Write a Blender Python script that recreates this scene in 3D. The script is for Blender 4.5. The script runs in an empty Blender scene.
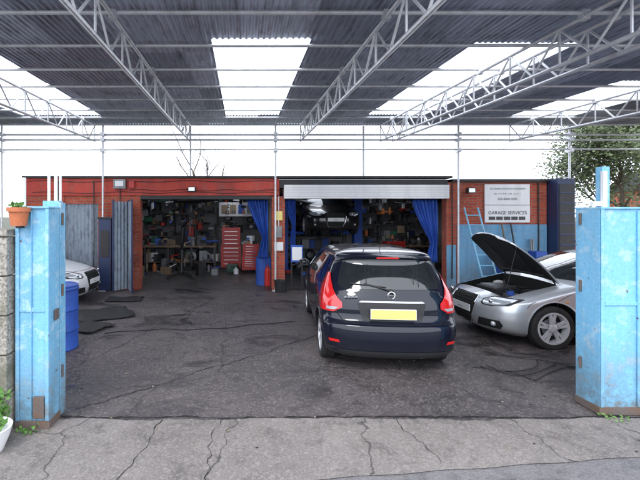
import bpy, bmesh, math, random
from mathutils import Vector, Matrix
random.seed(7)
R=random.random
def U(a,b): return a+(b-a)*random.random()
scene=bpy.context.scene
COL=scene.collection
# ------------------------------------------------------------ materials
def newmat(name):
    m=bpy.data.materials.new(name); m.use_nodes=True
    nt=m.node_tree; b=nt.nodes['Principled BSDF']
    return m,nt,b
def N(nt,t,**k):
    n=nt.nodes.new(t)
    for a,v in k.items():
        if a in n.inputs: n.inputs[a].default_value=v
        else: setattr(n,a,v)
    return n
def mixc(nt,fac,a,b,mode='MIX'):
    n=nt.nodes.new('ShaderNodeMix'); n.data_type='RGBA'; n.blend_type=mode
    for s,v in ((n.inputs[0],fac),(n.inputs[6],a),(n.inputs[7],b)):
        if isinstance(v,bpy.types.NodeSocket): nt.links.new(v,s)
        elif isinstance(v,(int,float)): s.default_value=v
        else: s.default_value=(v[0],v[1],v[2],1)
    return n.outputs[2]
def mul(nt,a,v):
    q=N(nt,'ShaderNodeMath',operation='MULTIPLY'); nt.links.new(a,q.inputs[0])
    if isinstance(v,bpy.types.NodeSocket): nt.links.new(v,q.inputs[1])
    else: q.inputs[1].default_value=v
    return q.outputs[0]
def ramp(nt,sock,p0,p1,c0=(0,0,0,1),c1=(1,1,1,1)):
    r=nt.nodes.new('ShaderNodeValToRGB'); nt.links.new(sock,r.inputs[0])
    e=r.color_ramp.elements; e[0].position=p0; e[1].position=p1; e[0].color=c0; e[1].color=c1
    return r.outputs[0]
def coords(nt): return nt.nodes.new('ShaderNodeTexCoord').outputs['Object']
def noise(nt,vec,scale,detail=4,rough=.6,dist=0,mapscale=None):
    if mapscale:
        mp=nt.nodes.new('ShaderNodeMapping'); mp.inputs['Scale'].default_value=mapscale
        nt.links.new(vec,mp.inputs[0]); vec=mp.outputs[0]
    n=N(nt,'ShaderNodeTexNoise',Scale=scale,Detail=detail,Roughness=rough,Distortion=dist)
    nt.links.new(vec,n.inputs['Vector']); return n.outputs['Fac']
def bump(nt,b,h,strength=.3,dist=.01):
    n=N(nt,'ShaderNodeBump',Strength=strength,Distance=dist)
    nt.links.new(h,n.inputs['Height']); nt.links.new(n.outputs[0],b.inputs['Normal'])
def grime(name,col,rough=.6,metal=0,dirt=(.05,.04,.03),amt=.5,scale=3,bmp=.15,streak=False,coat=0,fine=40,worn=None,wornamt=.5):
    m,nt,b=newmat(name); c=coords(nt)
    n1=noise(nt,c,scale,4,.7,.3,(1,1,.2) if streak else None)
    n2=noise(nt,c,fine,2)
    k=mixc(nt,mul(nt,ramp(nt,n1,.45,.75),amt),col,dirt)
    if worn:
        n3=noise(nt,c,scale*2.3,5,.8,.2)
        k=mixc(nt,mul(nt,ramp(nt,n3,.52,.62),wornamt),k,worn)
        n4=noise(nt,c,11,4,.8)
        k=mixc(nt,ramp(nt,n4,.665,.69),k,(.13,.07,.045))
        sp=N(nt,'ShaderNodeSeparateXYZ'); nt.links.new(c,sp.inputs[0])
        k=mixc(nt,mul(nt,ramp(nt,sp.outputs[2],.1,.8,(1,1,1,1),(0,0,0,1)),ramp(nt,n3,.3,.65)),k,(.12,.12,.11))
    k2=mixc(nt,.25,k,n2,'OVERLAY')
    nt.links.new(k2,b.inputs['Base Color'])
    b.inputs['Roughness'].default_value=rough; b.inputs['Metallic'].default_value=metal
    b.inputs['Coat Weight'].default_value=coat
    if bmp>.1: bump(nt,b,n2,bmp,.004)
    return m
def plain(name,col,rough=.5,metal=0,coat=0,emit=None):
    m,nt,b=newmat(name); c=coords(nt)
    n=noise(nt,c,9,2)
    nt.links.new(mixc(nt,.12,col,n,'OVERLAY'),b.inputs['Base Color'])
    b.inputs['Roughness'].default_value=rough; b.inputs['Metallic'].default_value=metal; b.inputs['Coat Weight'].default_value=coat
    b.inputs['Coat Roughness'].default_value=.04
    return m
def cracks(nt,c,scale,w,distort=.5):
    nz=N(nt,'ShaderNodeTexNoise',Scale=2.2,Detail=4); nt.links.new(c,nz.inputs['Vector'])
    va=N(nt,'ShaderNodeVectorMath',operation='MULTIPLY_ADD'); nt.links.new(nz.outputs['Color'],va.inputs[0])
    va.inputs[1].default_value=(distort,)*3; nt.links.new(c,va.inputs[2])
    v=N(nt,'ShaderNodeTexVoronoi',Scale=scale,feature='DISTANCE_TO_EDGE'); nt.links.new(va.outputs[0],v.inputs['Vector'])
    return ramp(nt,v.outputs['Distance'],0,w,(1,1,1,1),(0,0,0,1))
def groundmat(name,base,dark,speck,crk_scale,crk_w,rough,crk_amt=.8,speckamt=.5,wet=0):
    m,nt,b=newmat(name); c=coords(nt)
    big=noise(nt,c,.55,5,.65,.4); med=noise(nt,c,3.2,5,.75,.5); fine=noise(nt,c,60,3,.75)
    k=mixc(nt,ramp(nt,big,.35,.65),base,dark)
    k=mixc(nt,mul(nt,ramp(nt,med,.5,.68),.7),k,[x*.5 for x in dark])
    vo=N(nt,'ShaderNodeTexVoronoi',Scale=52); nt.links.new(c,vo.inputs['Vector'])
    k=mixc(nt,mul(nt,ramp(nt,vo.outputs['Color'],.6,.8),speckamt),k,speck)
    k=mixc(nt,.6,k,fine,'OVERLAY')
    q2=mul(nt,cracks(nt,c,crk_scale,crk_w),crk_amt)
    k=mixc(nt,q2,k,(.008,.008,.007))
    rr=ramp(nt,med,.3,.75,(rough+.12,)*3+(1,),(rough-.15,)*3+(1,))
    h=mixc(nt,.5,fine,vo.outputs['Distance'])
    if wet:
        wn=noise(nt,c,.85,5,.72,.8,(1,1.5,1))
        wf=mul(nt,ramp(nt,wn,.53,.62),wet)
        k=mixc(nt,wf,k,mixc(nt,.8,k,(.014,.013,.013)))
        rr=mixc(nt,wf,rr,(.22,.22,.22))
        h=mixc(nt,mul(nt,wf,.7),h,(.5,.5,.5))
    nt.links.new(k,b.inputs['Base Color']); nt.links.new(rr,b.inputs['Roughness'])
    bump(nt,b,h,.6,.012)
    return m
def brickmat(name,c1,c2,mort,bw=.225,rh=.075,ms=.009):
    m,nt,b=newmat(name); c=coords(nt)
    s=N(nt,'ShaderNodeSeparateXYZ'); nt.links.new(c,s.inputs[0])
    a=N(nt,'ShaderNodeMath',operation='ADD'); nt.links.new(s.outputs[0],a.inputs[0]); nt.links.new(s.outputs[1],a.inputs[1])
    cm=N(nt,'ShaderNodeCombineXYZ'); nt.links.new(a.outputs[0],cm.inputs[0]); nt.links.new(s.outputs[2],cm.inputs[1])
    bt=N(nt,'ShaderNodeTexBrick'); bt.inputs['Scale'].default_value=1; bt.inputs['Brick Width'].default_value=bw; bt.inputs['Row Height'].default_value=rh
    bt.inputs['Mortar Size'].default_value=ms; bt.inputs['Color1'].default_value=(*c1,1); bt.inputs['Color2'].default_value=(*c2,1); bt.inputs['Mortar'].default_value=(*mort,1)
    nt.links.new(cm.outputs[0],bt.inputs['Vector'])
    n1=noise(nt,c,1.6,5,.75); k=mixc(nt,mul(nt,ramp(nt,n1,.5,.75),.75),bt.outputs['Color'],(.06,.03,.025))
    n2=noise(nt,c,5,4,.8,0,(1,1,.3)); k=mixc(nt,mul(nt,ramp(nt,n2,.57,.72),.35),k,(.34,.28,.24))
    k=mixc(nt,.4,k,noise(nt,c,30,3),'OVERLAY')
    nt.links.new(k,b.inputs['Base Color']); b.inputs['Roughness'].default_value=.85
    bump(nt,b,bt.outputs['Fac'],-.5,.01)
    return m
def corrmat(name,base,dark,metal=.5,rough=.45,d1=(.05,.05,.06),d2=(.085,.075,.08)):
    m,nt,b=newmat(name); c=coords(nt)
    sn=N(nt,'ShaderNodeVectorMath',operation='SNAP'); nt.links.new(c,sn.inputs[0]); sn.inputs[1].default_value=(.83,1.9,50)
    wn=N(nt,'ShaderNodeTexWhiteNoise'); nt.links.new(sn.outputs[0],wn.inputs['Vector'])
    k=mixc(nt,wn.outputs['Value'],base,dark)
    st=noise(nt,c,6,4,.7,0,(3,.35,1)); k=mixc(nt,mul(nt,ramp(nt,st,.48,.72),.7),k,d1)
    r2=noise(nt,c,1.3,5,.75,.4); k=mixc(nt,mul(nt,ramp(nt,r2,.58,.76),.7),k,d2)
    nt.links.new(k,b.inputs['Base Color']); b.inputs['Metallic'].default_value=metal; b.inputs['Roughness'].default_value=rough
    return m
M={}
M['tarmac']=groundmat('yard_tarmac',(.115,.098,.098),(.058,.05,.052),(.26,.23,.22),.33,.005,.62,.7,.4,.85)
M['conc']=groundmat('apron_concrete',(.24,.215,.2),(.17,.15,.14),(.34,.31,.29),.6,.006,.8,.8,.4)
M['road']=groundmat('street_asphalt',(.19,.18,.185),(.16,.15,.155),(.22,.21,.21),.15,.002,.75,.3,.3)
M['land']=groundmat('land',(.09,.09,.06),(.05,.06,.035),(.1,.1,.08),.4,.003,.9)
M['floor']=groundmat('workshop_floor',(.09,.085,.085),(.045,.042,.042),(.11,.1,.1),.3,.004,.5,.8,.5,.6)
M['brick']=brickmat('red_brick',(.5,.085,.04),(.34,.05,.03),(.24,.15,.11))
M['redfascia']=grime('red_fascia_paint',(.5,.05,.03),.6,0,(.09,.03,.028),.6,2.5,.2,True,worn=(.3,.13,.1),wornamt=.35)
M['corr']=corrmat('corrugated_iron',(.58,.63,.75),(.3,.33,.42),.45,.4)
M['corrside']=corrmat('corrugated_shutter',(.34,.4,.46),(.24,.29,.35),.2,.5)
M['galv']=grime('galvanised_tube',(.74,.75,.78),.4,.4,(.2,.16,.14),.45,5,.05)
M['blue']=grime('light_blue_gate_paint',(.2,.5,.74),.5,0,(.11,.2,.26),.45,2.2,.2,True,worn=(.5,.64,.72),wornamt=.55)
M['bluewall']=grime('light_blue_wall_paint',(.15,.36,.56),.7,0,(.1,.12,.13),.5,2,.2,True,worn=(.35,.42,.47),wornamt=.35)
M['rustblue']=grime('rusty_base',(.12,.1,.09),.85,.0,(.16,.07,.03),.8,7,.4)
M['navy']=grime('navy_paint',(.02,.035,.1),.45,0,(.03,.03,.03),.4)
M['cobalt']=grime('cobalt_curtain',(.03,.1,.45),.55,0,(.02,.03,.1),.5)
M['white']=grime('white_paint',(.82,.82,.83),.5,0,(.4,.38,.35),.35,2,.05,True)
M['black']=grime('black_metal',(.02,.02,.022),.5,.0,(.05,.045,.04),.5)
M['rubber']=grime('rubber',(.018,.018,.019),.75,0,(.05,.045,.04),.5,8)
M['dark']=plain('dark_void',(.008,.008,.008),.9)
M['red']=grime('red_tool_paint',(.5,.025,.02),.35,0,(.06,.02,.02),.3)
M['grey']=grime('grey_steel',(.25,.26,.27),.45,.3,(.1,.08,.07),.5)
M['dgrey']=grime('dark_oily_steel',(.07,.07,.075),.5,.4,(.05,.035,.025),.6)
M['wood']=grime('timber',(.24,.16,.1),.75,0,(.08,.05,.03),.6,4,.2,True)
M['tan']=grime('cardboard',(.34,.26,.17),.85,0,(.15,.11,.07),.5)
M['yellow']=plain('yellow_plate',(.85,.7,.2),.4)
M['orange']=grime('orange_plastic',(.55,.16,.04),.5,0,(.1,.05,.03),.5)
M['green']=grime('green_paint',(.04,.14,.09),.5)
M['inwall']=grime('workshop_wall',(.38,.38,.38),.85,0,(.07,.06,.06),.9,1.4,.1,True)
M['terra']=grime('terracotta',(.5,.15,.06),.75,0,(.3,.2,.15),.4,6)
M['chrome']=plain('chrome',(.7,.7,.72),.12,1)
M['alloy']=plain('alloy',(.68,.69,.71),.3,.35,.5)
M['glass']=plain('tinted_car_glass',(.012,.014,.016),.04,0,1)
M['lampred']=plain('red_lens',(.6,.012,.012),.15,0,1)
M['lampclear']=plain('clear_lens',(.55,.58,.62),.1,.4,1)
M['amber']=plain('amber_lens',(.7,.25,.03),.2,0,1)
M['plastic']=grime('black_plastic',(.02,.02,.022),.6,0,(.04,.04,.04),.3)
M['bark']=grime('bark',(.1,.075,.055),.9,0,(.04,.03,.02),.5,6,.5)
def paint(name,col,metal=.0,rough=.3,dust=1,spec=.5):
    m,nt,b=newmat(name); c=coords(nt)
    n=noise(nt,c,2.5,4,.7)
    k=mixc(nt,.1,col,n,'OVERLAY')
    sep=N(nt,'ShaderNodeSeparateXYZ'); nt.links.new(c,sep.inputs[0])
    z=ramp(nt,sep.outputs[2],.18,.5,(dust,dust,dust,1),(0,0,0,1))
    k=mixc(nt,mul(nt,z,n),k,(.1,.09,.08))
    nt.links.new(k,b.inputs['Base Color']); b.inputs['Metallic'].default_value=metal; b.inputs['Roughness'].default_value=rough
    b.inputs['Specular IOR Level'].default_value=spec
    b.inputs['Coat Weight'].default_value=1; b.inputs['Coat Roughness'].default_value=.03
    return m
M['p_navy']=paint('car_paint_midnight',(.002,.004,.014),.0,.35,.3,.1)
M['p_silver']=paint('car_paint_silver',(.6,.63,.66),.55,.33)
M['p_white']=paint('car_paint_white',(.78,.79,.8),0,.35)
M['p_black']=paint('car_paint_black',(.01,.01,.012),0,.3,.5,.2)
def lightsheet():
    m,nt,b=newmat('translucent_rooflight'); nt.nodes.remove(b)
    out=nt.nodes['Material Output']; c=coords(nt)
    tr=N(nt,'ShaderNodeBsdfTranslucent'); tp=N(nt,'ShaderNodeBsdfTransparent')
    n=noise(nt,c,4,3,.7,0,(2,.5,1)); k=mixc(nt,ramp(nt,n,.5,.85),(.95,.96,.97),(.6,.6,.58)); nt.links.new(k,tr.inputs[0]); nt.links.new(k,tp.inputs[0])
    mx=N(nt,'ShaderNodeMixShader'); mx.inputs[0].default_value=.55
    nt.links.new(tr.outputs[0],mx.inputs[1]); nt.links.new(tp.outputs[0],mx.inputs[2]); nt.links.new(mx.outputs[0],out.inputs[0])
    return m
M['rl']=lightsheet()
def leafmat(name,c1,c2):
    m,nt,b=newmat(name); c=coords(nt)
    n=noise(nt,c,1.5,3); k=mixc(nt,ramp(nt,n,.35,.65),c1,c2); nt.links.new(k,b.inputs['Base Color'])
    b.inputs['Roughness'].default_value=.6
    return m
M['leaf']=leafmat('leaf_foliage',(.045,.075,.025),(.11,.14,.05))
M['weed']=leafmat('weed_foliage',(.06,.16,.02),(.12,.25,.05))
# ------------------------------------------------------------ mesh helpers
class MB:
    def __init__(s): s.v=[];s.f=[];s.m=[];s.mats=[]
    def mi(s,m):
        mm=M[m]
        if mm not in s.mats: s.mats.append(mm)
        return s.mats.index(mm)
    def add(s,vs,fs,m):
        o=len(s.v); s.v+= [tuple(v) for v in vs]; i=s.mi(m)
        for f in fs: s.f.append([o+a for a in f]); s.m.append(i)
    def box(s,x0,x1,y0,y1,z0,z1,m,rz=0,piv=None):
        vs=[(x,y,z) for z in (z0,z1) for y in (y0,y1) for x in (x0,x1)]
        if rz:
            px,py=piv or ((x0+x1)/2,(y0+y1)/2); c,n=math.cos(rz),math.sin(rz)
            vs=[(px+(x-px)*c-(y-py)*n,py+(x-px)*n+(y-py)*c,z) for x,y,z in vs]
        s.add(vs,[(0,2,3,1),(4,5,7,6),(0,1,5,4),(1,3,7,5),(3,2,6,7),(2,0,4,6)],m)
    def tube(s,p,q,r,m,n=8,r2=None):
        p=Vector(p);q=Vector(q);d=(q-p)
        if d.length<1e-6:return
        d.normalize(); a=d.orthogonal().normalized(); b=d.cross(a); r2=r if r2 is None else r2
        vs=[];
        for P,rr in ((p,r),(q,r2)):
            for i in range(n):
                t=2*math.pi*i/n; vs.append(P+a*rr*math.cos(t)+b*rr*math.sin(t))
        fs=[(i,(i+1)%n,n+(i+1)%n,n+i) for i in range(n)]+[tuple(range(n))[::-1],tuple(range(n,2*n))]
        s.add(vs,fs,m)
    def path(s,pts,r,m,n=6):
        for a,b in zip(pts,pts[1:]): s.tube(a,b,r,m,n)
    def lathe(s,prof,o,axis,m,n=32):
        o=Vector(o);d=Vector(axis).normalized();a=d.orthogonal().normalized();b=d.cross(a)
        vs=[];k=len(prof)
        for r,h in prof:
            for i in range(n):
                t=2*math.pi*i/n; vs.append(o+d*h+a*r*math.cos(t)+b*r*math.sin(t))
        fs=[(j*n+i,j*n+(i+1)%n,(j+1)*n+(i+1)%n,(j+1)*n+i) for j in range(k-1) for i in range(n)]
        s.add(vs,fs,m)
    def grid(s,rows,m):
        w=len(rows[0]); vs=[p for r in rows for p in r]
        s.add(vs,[(j*w+i,j*w+i+1,(j+1)*w+i+1,(j+1)*w+i) for j in range(len(rows)-1) for i in range(w-1)],m)
    def sphere(s,c,rx,ry,rz,m,n=12):
        rows=[]
        for j in range(n//2+1):
            t=math.pi*j/(n//2); rows.append([(c[0]+rx*math.sin(t)*math.cos(2*math.pi*i/n),c[1]+ry*math.sin(t)*math.sin(2*math.pi*i/n),c[2]+rz*math.cos(t)) for i in range(n+1)])
        s.grid(rows,m)
    def done(s,name,parent=None,smooth=None,bevel=0,local=False,normals=True,solid=0):
        me=bpy.data.meshes.new(name); me.from_pydata(s.v,[],s.f)
        for m in s.mats: me.materials.append(m)
        me.polygons.foreach_set('material_index',s.m)
        if normals:
            bm=bmesh.new(); bm.from_mesh(me)
            bmesh.ops.remove_doubles(bm,verts=bm.verts,dist=1e-5)
            bmesh.ops.recalc_face_normals(bm,faces=bm.faces); bm.to_mesh(me); bm.free()
        if smooth is not None:
            for p in me.polygons: p.use_smooth=True
            me.set_sharp_from_angle(angle=math.radians(smooth))
        ob=bpy.data.objects.new(name,me); COL.objects.link(ob)
        if parent:
            ob.parent=parent
            if not local: ob.matrix_parent_inverse=Matrix.Translation(parent.location).inverted()
        if bevel:
            b=ob.modifiers.new('b','BEVEL'); b.width=bevel; b.segments=2; b.limit_method='ANGLE'
        if solid:
            b=ob.modifiers.new('s','SOLIDIFY'); b.thickness=solid; b.offset=0
        return ob
def empty(name,loc=(0,0,0),rz=0):
    e=bpy.data.objects.new(name,None); e.location=loc; e.rotation_euler=(0,0,rz); e.empty_display_size=.2; COL.objects.link(e); return e
# ------------------------------------------------------------ ground
def sheet(name,x0,x1,y0,y1,z,m,nx=1,ny=1):
    b=MB(); b.grid([[(x0+(x1-x0)*i/nx,y0+(y1-y0)*j/ny,z) for i in range(nx+1)] for j in range(ny+1)],m); return b.done(name,normals=False)
sheet('ground',-400,400,-400,400,0,'land')
sheet('street_road',-60,60,-7,3.6,.005,'road')
b=MB()
rows=[[],[]]
for i in range(161):
    x=-8+i*20/160
    rows[0].append((x,min(3.42,2.98+.105*(x-.3))+.008*math.sin(x*9),.013)); rows[1].append((x,3.90+.02*math.sin(x*2.1)+.015*math.sin(x*7.7)+.01*math.sin(x*23),.013))
b.grid(rows,'conc'); b.done('concrete_apron',normals=False)
sheet('yard_tarmac_ground',-9,11,3.62,10.72,.009,'tarmac')
def ribbon(b,p,q,w,z,jit=.04,n=60,m='dark'):
    p=Vector(p);q=Vector(q);d=(q-p).normalized();o=Vector((-d.y,d.x)); a=[];c=[];k=0
    for i in range(n+1):
        k=k*.8+U(-jit,jit)*.5; P=p+(q-p)*i/n+o*k; ww=w*U(.3,1.3)
        a.append((P.x,P.y,z)); c.append((P.x+o.x*ww,P.y+o.y*ww,z))
    b.grid([a,c],m)
b=MB()
ribbon(b,(-3.5,3.93),(4.5,3.92),.02,.0175,.02,160)
ribbon(b,(-1.72,4.1),(1.25,6.6),.012,.0135,.05,80); ribbon(b,(-4.5,7.4),(1.3,7.2),.01,.0135,.04,90); ribbon(b,(1.25,6.6),(5.5,4.9),.009,.0135,.05,80)
ribbon(b,(-2.0,5.6),(-.6,9.8),.009,.0135,.05,60)
ribbon(b,(-1.0,2.6),(-.75,3.9),.008,.0165,.04,30); ribbon(b,(-.35,2.6),(-.2,3.9),.006,.0165,.06,30); ribbon(b,(1.6,3.2),(1.45,3.9),.006,.0165,.04,20)
b.done('paving_joints',normals=False)
# ------------------------------------------------------------ canopy
def rz(y): return 4.22+.04*(y-3.5)
can=empty('corrugated_canopy',(1,7,0))
def corr(b,x0,x1,y0,y1,m,pitch=.0762,amp=.011,lift=0):
    n=max(2,int(round((x1-x0)/pitch))*6)
    rows=[]
    for y in (y0,y1):
        rows.append([(x0+(x1-x0)*i/n,y,rz(y)+lift+(.012 if y==y0 else 0)+amp*math.sin(2*math.pi*(x0+(x1-x0)*i/n)/pitch)) for i in range(n+1)])
    b.grid(rows,m)
op=MB(); tl=MB()
cols=[(-10,-5.5,None),(-5.5,-3.5,(5.2,10)),(-3.5,-.42,None),(-.42,.93,(5.15,10)),(.93,3.1,None),(3.1,4.55,(5.3,10)),(4.55,6.7,None),(6.7,8.3,(7.0,10)),(8.3,11,None)]
for x0,x1,l in cols:
    k=x0
    while k<x1-.01:
        k2=min(x1,k+.85)
        if x1-k2<.3: k2=x1
        ys=[2.9,5.2,7.15,9.1,11.1]
        if l: ys=[2.9]+([l[0]] if l[0]<6 else [5.2,l[0]])+[l[1],11.1]
        for a,c in zip(ys,ys[1:]):
            isl= l and a>=l[0]-.01 and c<=l[1]+.01
            corr(tl if isl else op,k-.02,k2+.02,a-.05+(U(-.05,.05) if a>3 else 0),c+.05,'rl' if isl else 'corr',lift=U(0,.012)+(.006 if int(k*10)%2 else 0))
        k=k2
op.done('roof_sheeting',can,smooth=60,normals=False); tl.done('rooflights',can,smooth=60,normals=False)
b=MB()
for y in [3.4,4.35,5.3,6.25,7.2,8.15,9.1,9.95,10.9]:
    z=rz(y)-.05
    b.tube((-9.8,y,z+U(-.01,.01)),(10.8,y,z+U(-.01,.01)),.024,'galv',8)
b.done('purlin_tubes',can,smooth=40)
def lattice(X,y0=2.95,y1=10.75,name='lattice_beam',dep=.42):
    b=MB(); n=int((y1-y0)/.42)
    zt=lambda y: rz(y)-.1; zb=lambda y: rz(y)-.1-dep
    b.tube((X,y0,zt(y0)),(X,y1,zt(y1)),.024,'galv',8); b.tube((X,y0,zb(y0)),(X,y1,zb(y1)),.026,'galv',8)
    for i in range(n+1):
        y=y0+(y1-y0)*i/n
        yn=y0+(y1-y0)*min(n,i+1)/n
        if i%2==0: b.tube((X,y,zt(y)),(X,yn,zb(yn)),.014,'galv',6); b.tube((X,y,zt(y)),(X,y,zb(y)),.014,'galv',6)
        else: b.tube((X,y,zb(y)),(X,yn,zt(yn)),.014,'galv',6)
    for y in [4.35,6.25,8.15,9.95]:
        b.box(X-.04,X+.04,y-.04,y+.04,zt(y)-.03,zt(y)+.07,'galv')
    b.done(name,can,smooth=40)
for X in (-6.6,-3.95,-1.4,1.57,3.72,4.05,7.2): lattice(X)
b=MB()
for X in (-6.3,-3.65,.88,5.68,8.6): b.tube((X,10.5,0),(X,10.5,4.35),.026,'galv',10); b.box(X-.09,X+.09,10.41,10.59,.01,.025,'galv')
for X in (-1.39,3.28): b.tube((X,10.8,3.05),(X,10.8,4.4),.026,'galv',10)
for X in (-6.3,9.2): b.tube((X,3.6,0),(X,3.6,4.25),.03,'galv',10)
b.tube((-9.8,10.53,3.98),(10.8,10.53,3.98),.026,'galv',8)
b.tube((-9.8,10.45,3.7),(10.8,10.45,3.72),.02,'galv',8)
b.tube((-9.8,10.56,4.12),(10.8,10.56,4.12),.026,'galv',8)
for X in (-6.3,-3.65,.88,5.68,8.6): 
    for z in (3.7,3.98,4.12): b.box(X-.05,X+.05,10.42,10.6,z-.045,z+.045,'galv')
b.done('scaffold_posts',can,smooth=40)
# ------------------------------------------------------------ garage building
g=empty('brick_garage',(1.2,13,0))
F=10.7; B=17.0
b=MB()
b.box(-5.8,-4.75,F,F+.25,0,2.55,'brick'); b.box(-3.85,-2.72,F,F+.25,0,2.55,'brick')
b.box(-4.75,-3.85,F+.02,F+.25,2.3,2.55,'brick')
b.box(.8,1.15,F,F+.25,0,2.5,'brick'); b.box(5.47,8.15,F,F+.25,0,2.88,'brick')
b.box(-5.8,-5.55,F+.25,B,0,2.9,'brick'); b.box(7.9,8.15,F+.25,B,0,2.88,'brick'); b.box(-5.55,7.9,B-.25,B,0,2.9,'brick')
b.done('brick_walls',g)
b=MB()
b.box(-5.82,1.0,F-.03,F+.22,2.52,2.98,'redfascia'); b.box(1.003,5.5,F-.02,F+.22,2.72,2.95,'black')
b.done('fascia',g,bevel=.006)
b=MB(); b.box(-5.86,5.6,F-.07,F+.3,2.98,3.04,'black'); b.box(5.603,8.2,F-.07,F+.3,2.883,2.96,'black'); b.box(-2.72,.8,F+.0,F+.2,2.42,2.52,'black')
b.done('roof_capping',g,bevel=.004)
b=MB(); b.box(1.12,5.5,F-.1,F+.2,2.44,2.8,'white')
for i in range(5): b.box(1.15,5.47,F-.106,F-.1,2.49+i*.058,2.493+i*.058,'grey')
b.done('roller_shutter_box',g,bevel=.01)
b=MB(); b.box(-5.55,7.9,B-.28,B-.252,0,2.85,'inwall'); b.box(-5.548,-5.52,F+.26,B-.29,0,2.85,'inwall'); b.box(7.87,7.898,F+.26,B-.29,0,2.85,'inwall')
b.box(1.0,1.12,13.5,B-.29,0,2.85,'inwall')
b.done('inner_walls',g)
b=MB(); r=MB()
xs=[-5.8,-3.3,-2.75,-.7,-.15,2.3,2.9,5.2,5.75,8.15]
for i,(a,c) in enumerate(zip(xs,xs[1:])):
    if i%2==0: b.box(a,c,F+.25,B,2.9,2.97,'black')
    else:
        b.box(a,c,F+.25,F+1.9,2.9,2.97,'black'); b.box(a,c,B-1.2,B,2.9,2.97,'black'); r.box(a,c,F+1.9,B-1.2,2.95,2.96,'rl')
for y in (11.9,13.2,14.5,15.8): b.box(-5.5,7.85,y,y+.07,2.76,2.898,'wood')
b.done('flat_roof',g); r.done('added_daylight_panels',g)  # unseen translucent roof panels, added to let daylight into the workshop
sheet('workshop_floor',-5.55,7.9,10.73,16.75,.0125,'floor')
def corrpanel(b,p0,p1,z0,z1,m,pitch=.1,amp=.018):
    p0=Vector(p0);p1=Vector(p1);L=(p1-p0).length;d=(p1-p0)/L;nrm=Vector((-d.y,d.x)); n=int(L/pitch*6)
    rows=[]
    for z in (z0,z1):
        rows.append([(*(p0+d*L*i/n+nrm*amp*math.sin(2*math.pi*L*i/n/pitch)),z) for i in range(n+1)])
    b.grid(rows,m)
b=MB(); corrpanel(b,(-4.73,F+.06),(-3.87,F+.06),.05,2.3,'corrside'); b.done('corrugated_shutter',g,smooth=60,normals=False)
fd=empty('folding_corrugated_door',(-3.1,10.5,0))
b=MB(); corrpanel(b,(-3.3,10.3),(-3.02,10.62),.05,2.35,'corrside'); corrpanel(b,(-3.02,10.62),(-2.78,10.1),.05,2.35,'corrside')
b.done('leaves',fd,smooth=60,normals=False)
b=MB()
for x,y in ((-3.31,10.28),(-3.02,10.64),(-2.77,10.08)): b.box(x-.02,x+.02,y-.02,y+.02,.03,2.4,'navy')
b.done('frame',fd)
b=MB(); b.box(-3.75,-3.42,10.46,10.66,.02,1.9,'navy'); b.box(-3.78,-3.39,10.43,10.68,1.9,1.95,'black'); b.box(-3.7,-3.47,10.445,10.459,.9,1.6,'black'); b.done('navy_steel_locker',bevel=.01)
b=MB(); b.box(5.75,8.14,F-.02,F-.001,.0,1.75,'bluewall'); b.box(5.47,5.72,F-.012,F-.001,0,1.2,'bluewall'); b.done('painted_dado',g)
b=MB(); b.box(8.17,8.62,10.35,10.9,0,2.95,'navy'); b.box(8.2,8.59,10.33,10.349,.2,2.8,'black')
for i in range(9): b.box(8.22,8.57,10.322,10.33,.4+i*.27,.44+i*.27,'navy')
b.done('navy_lift_column',bevel=.012)
sg=empty('garage_sign',(7.05,10.66,2.3))
b=MB(); b.box(6.47,7.67,F-.045,F-.01,2.27,2.82,'white'); b.box(6.47,7.67,F-.05,F-.01,1.8,2.26,'white'); b.done('boards',sg,bevel=.004)
def text(s,x,z,size,parent,mat='black',y=F-.055):
    c=bpy.data.curves.new('lettering','FONT'); c.body=s; c.size=size; c.align_x='CENTER'; c.extrude=.001
    o=bpy.data.objects.new('lettering',c); COL.objects.link(o); o.location=(x,y,z); o.rotation_euler=(math.pi/2,0,0); c.materials.append(M[mat])
    o.parent=parent; o.matrix_parent_inverse=Matrix.Translation(parent.location).inverted()
text('ALL MAKES SERVICED & REPAIRED',7.07,2.68,.062,sg,'grey'); text('Mon - Fri  8.30 - 6.00   Sat  9 - 1',7.07,2.55,.055,sg,'grey'); text('020 8000 0000',7.07,2.4,.085,sg,'grey'); text('GARAGE SERVICES',7.07,2.02,.125,sg,'dgrey')
b=MB()
for i in range(5): b.box(6.57+i*.2,6.74+i*.2,F-.056,F-.051,1.87,1.96,'dgrey')
b.done('logo_strip',sg)
b=MB(); b.box(5.95,6.15,F-.18,F-.08,2.58,2.72,'black'); b.box(5.97,6.13,F-.19,F-.181,2.6,2.7,'lampclear'); b.box(6.03,6.07,F-.08,F,2.62,2.68,'black'); b.done('floodlight')
b=MB(); b.box(-1.42,-1.22,F-.2,F-.06,2.62,2.74,'black'); b.box(-1.4,-1.24,F-.21,F-.201,2.635,2.73,'lampclear'); b.tube((-1.32,F-.08,2.68),(-1.32,F-.03,2.68),.02,'black'); b.done('floodlight')
b=MB(); b.box(-3.4,-3.08,F-.14,F-.03,2.7,2.95,'grey'); b.box(-3.35,-3.13,F-.147,F-.14,2.76,2.9,'white'); b.box(-3.0,-2.85,F-.1,F-.03,2.72,2.9,'red'); b.tube((-3.24,F-.06,2.3),(-3.24,F-.06,2.7),.012,'black'); b.done('meter_box',bevel=.006)
b=MB(); b.box(.9,1.06,F-.09,F-.002,1.4,1.7,'grey'); b.box(.86,1.1,F-.06,F-.002,1.05,1.28,'white'); b.tube((.98,F-.04,1.7),(.98,F-.04,2.5),.012,'white'); b.box(.87,1.08,F-.05,F-.002,1.86,2.1,'yellow'); b.done('electrical_box',bevel=.005)
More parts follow.
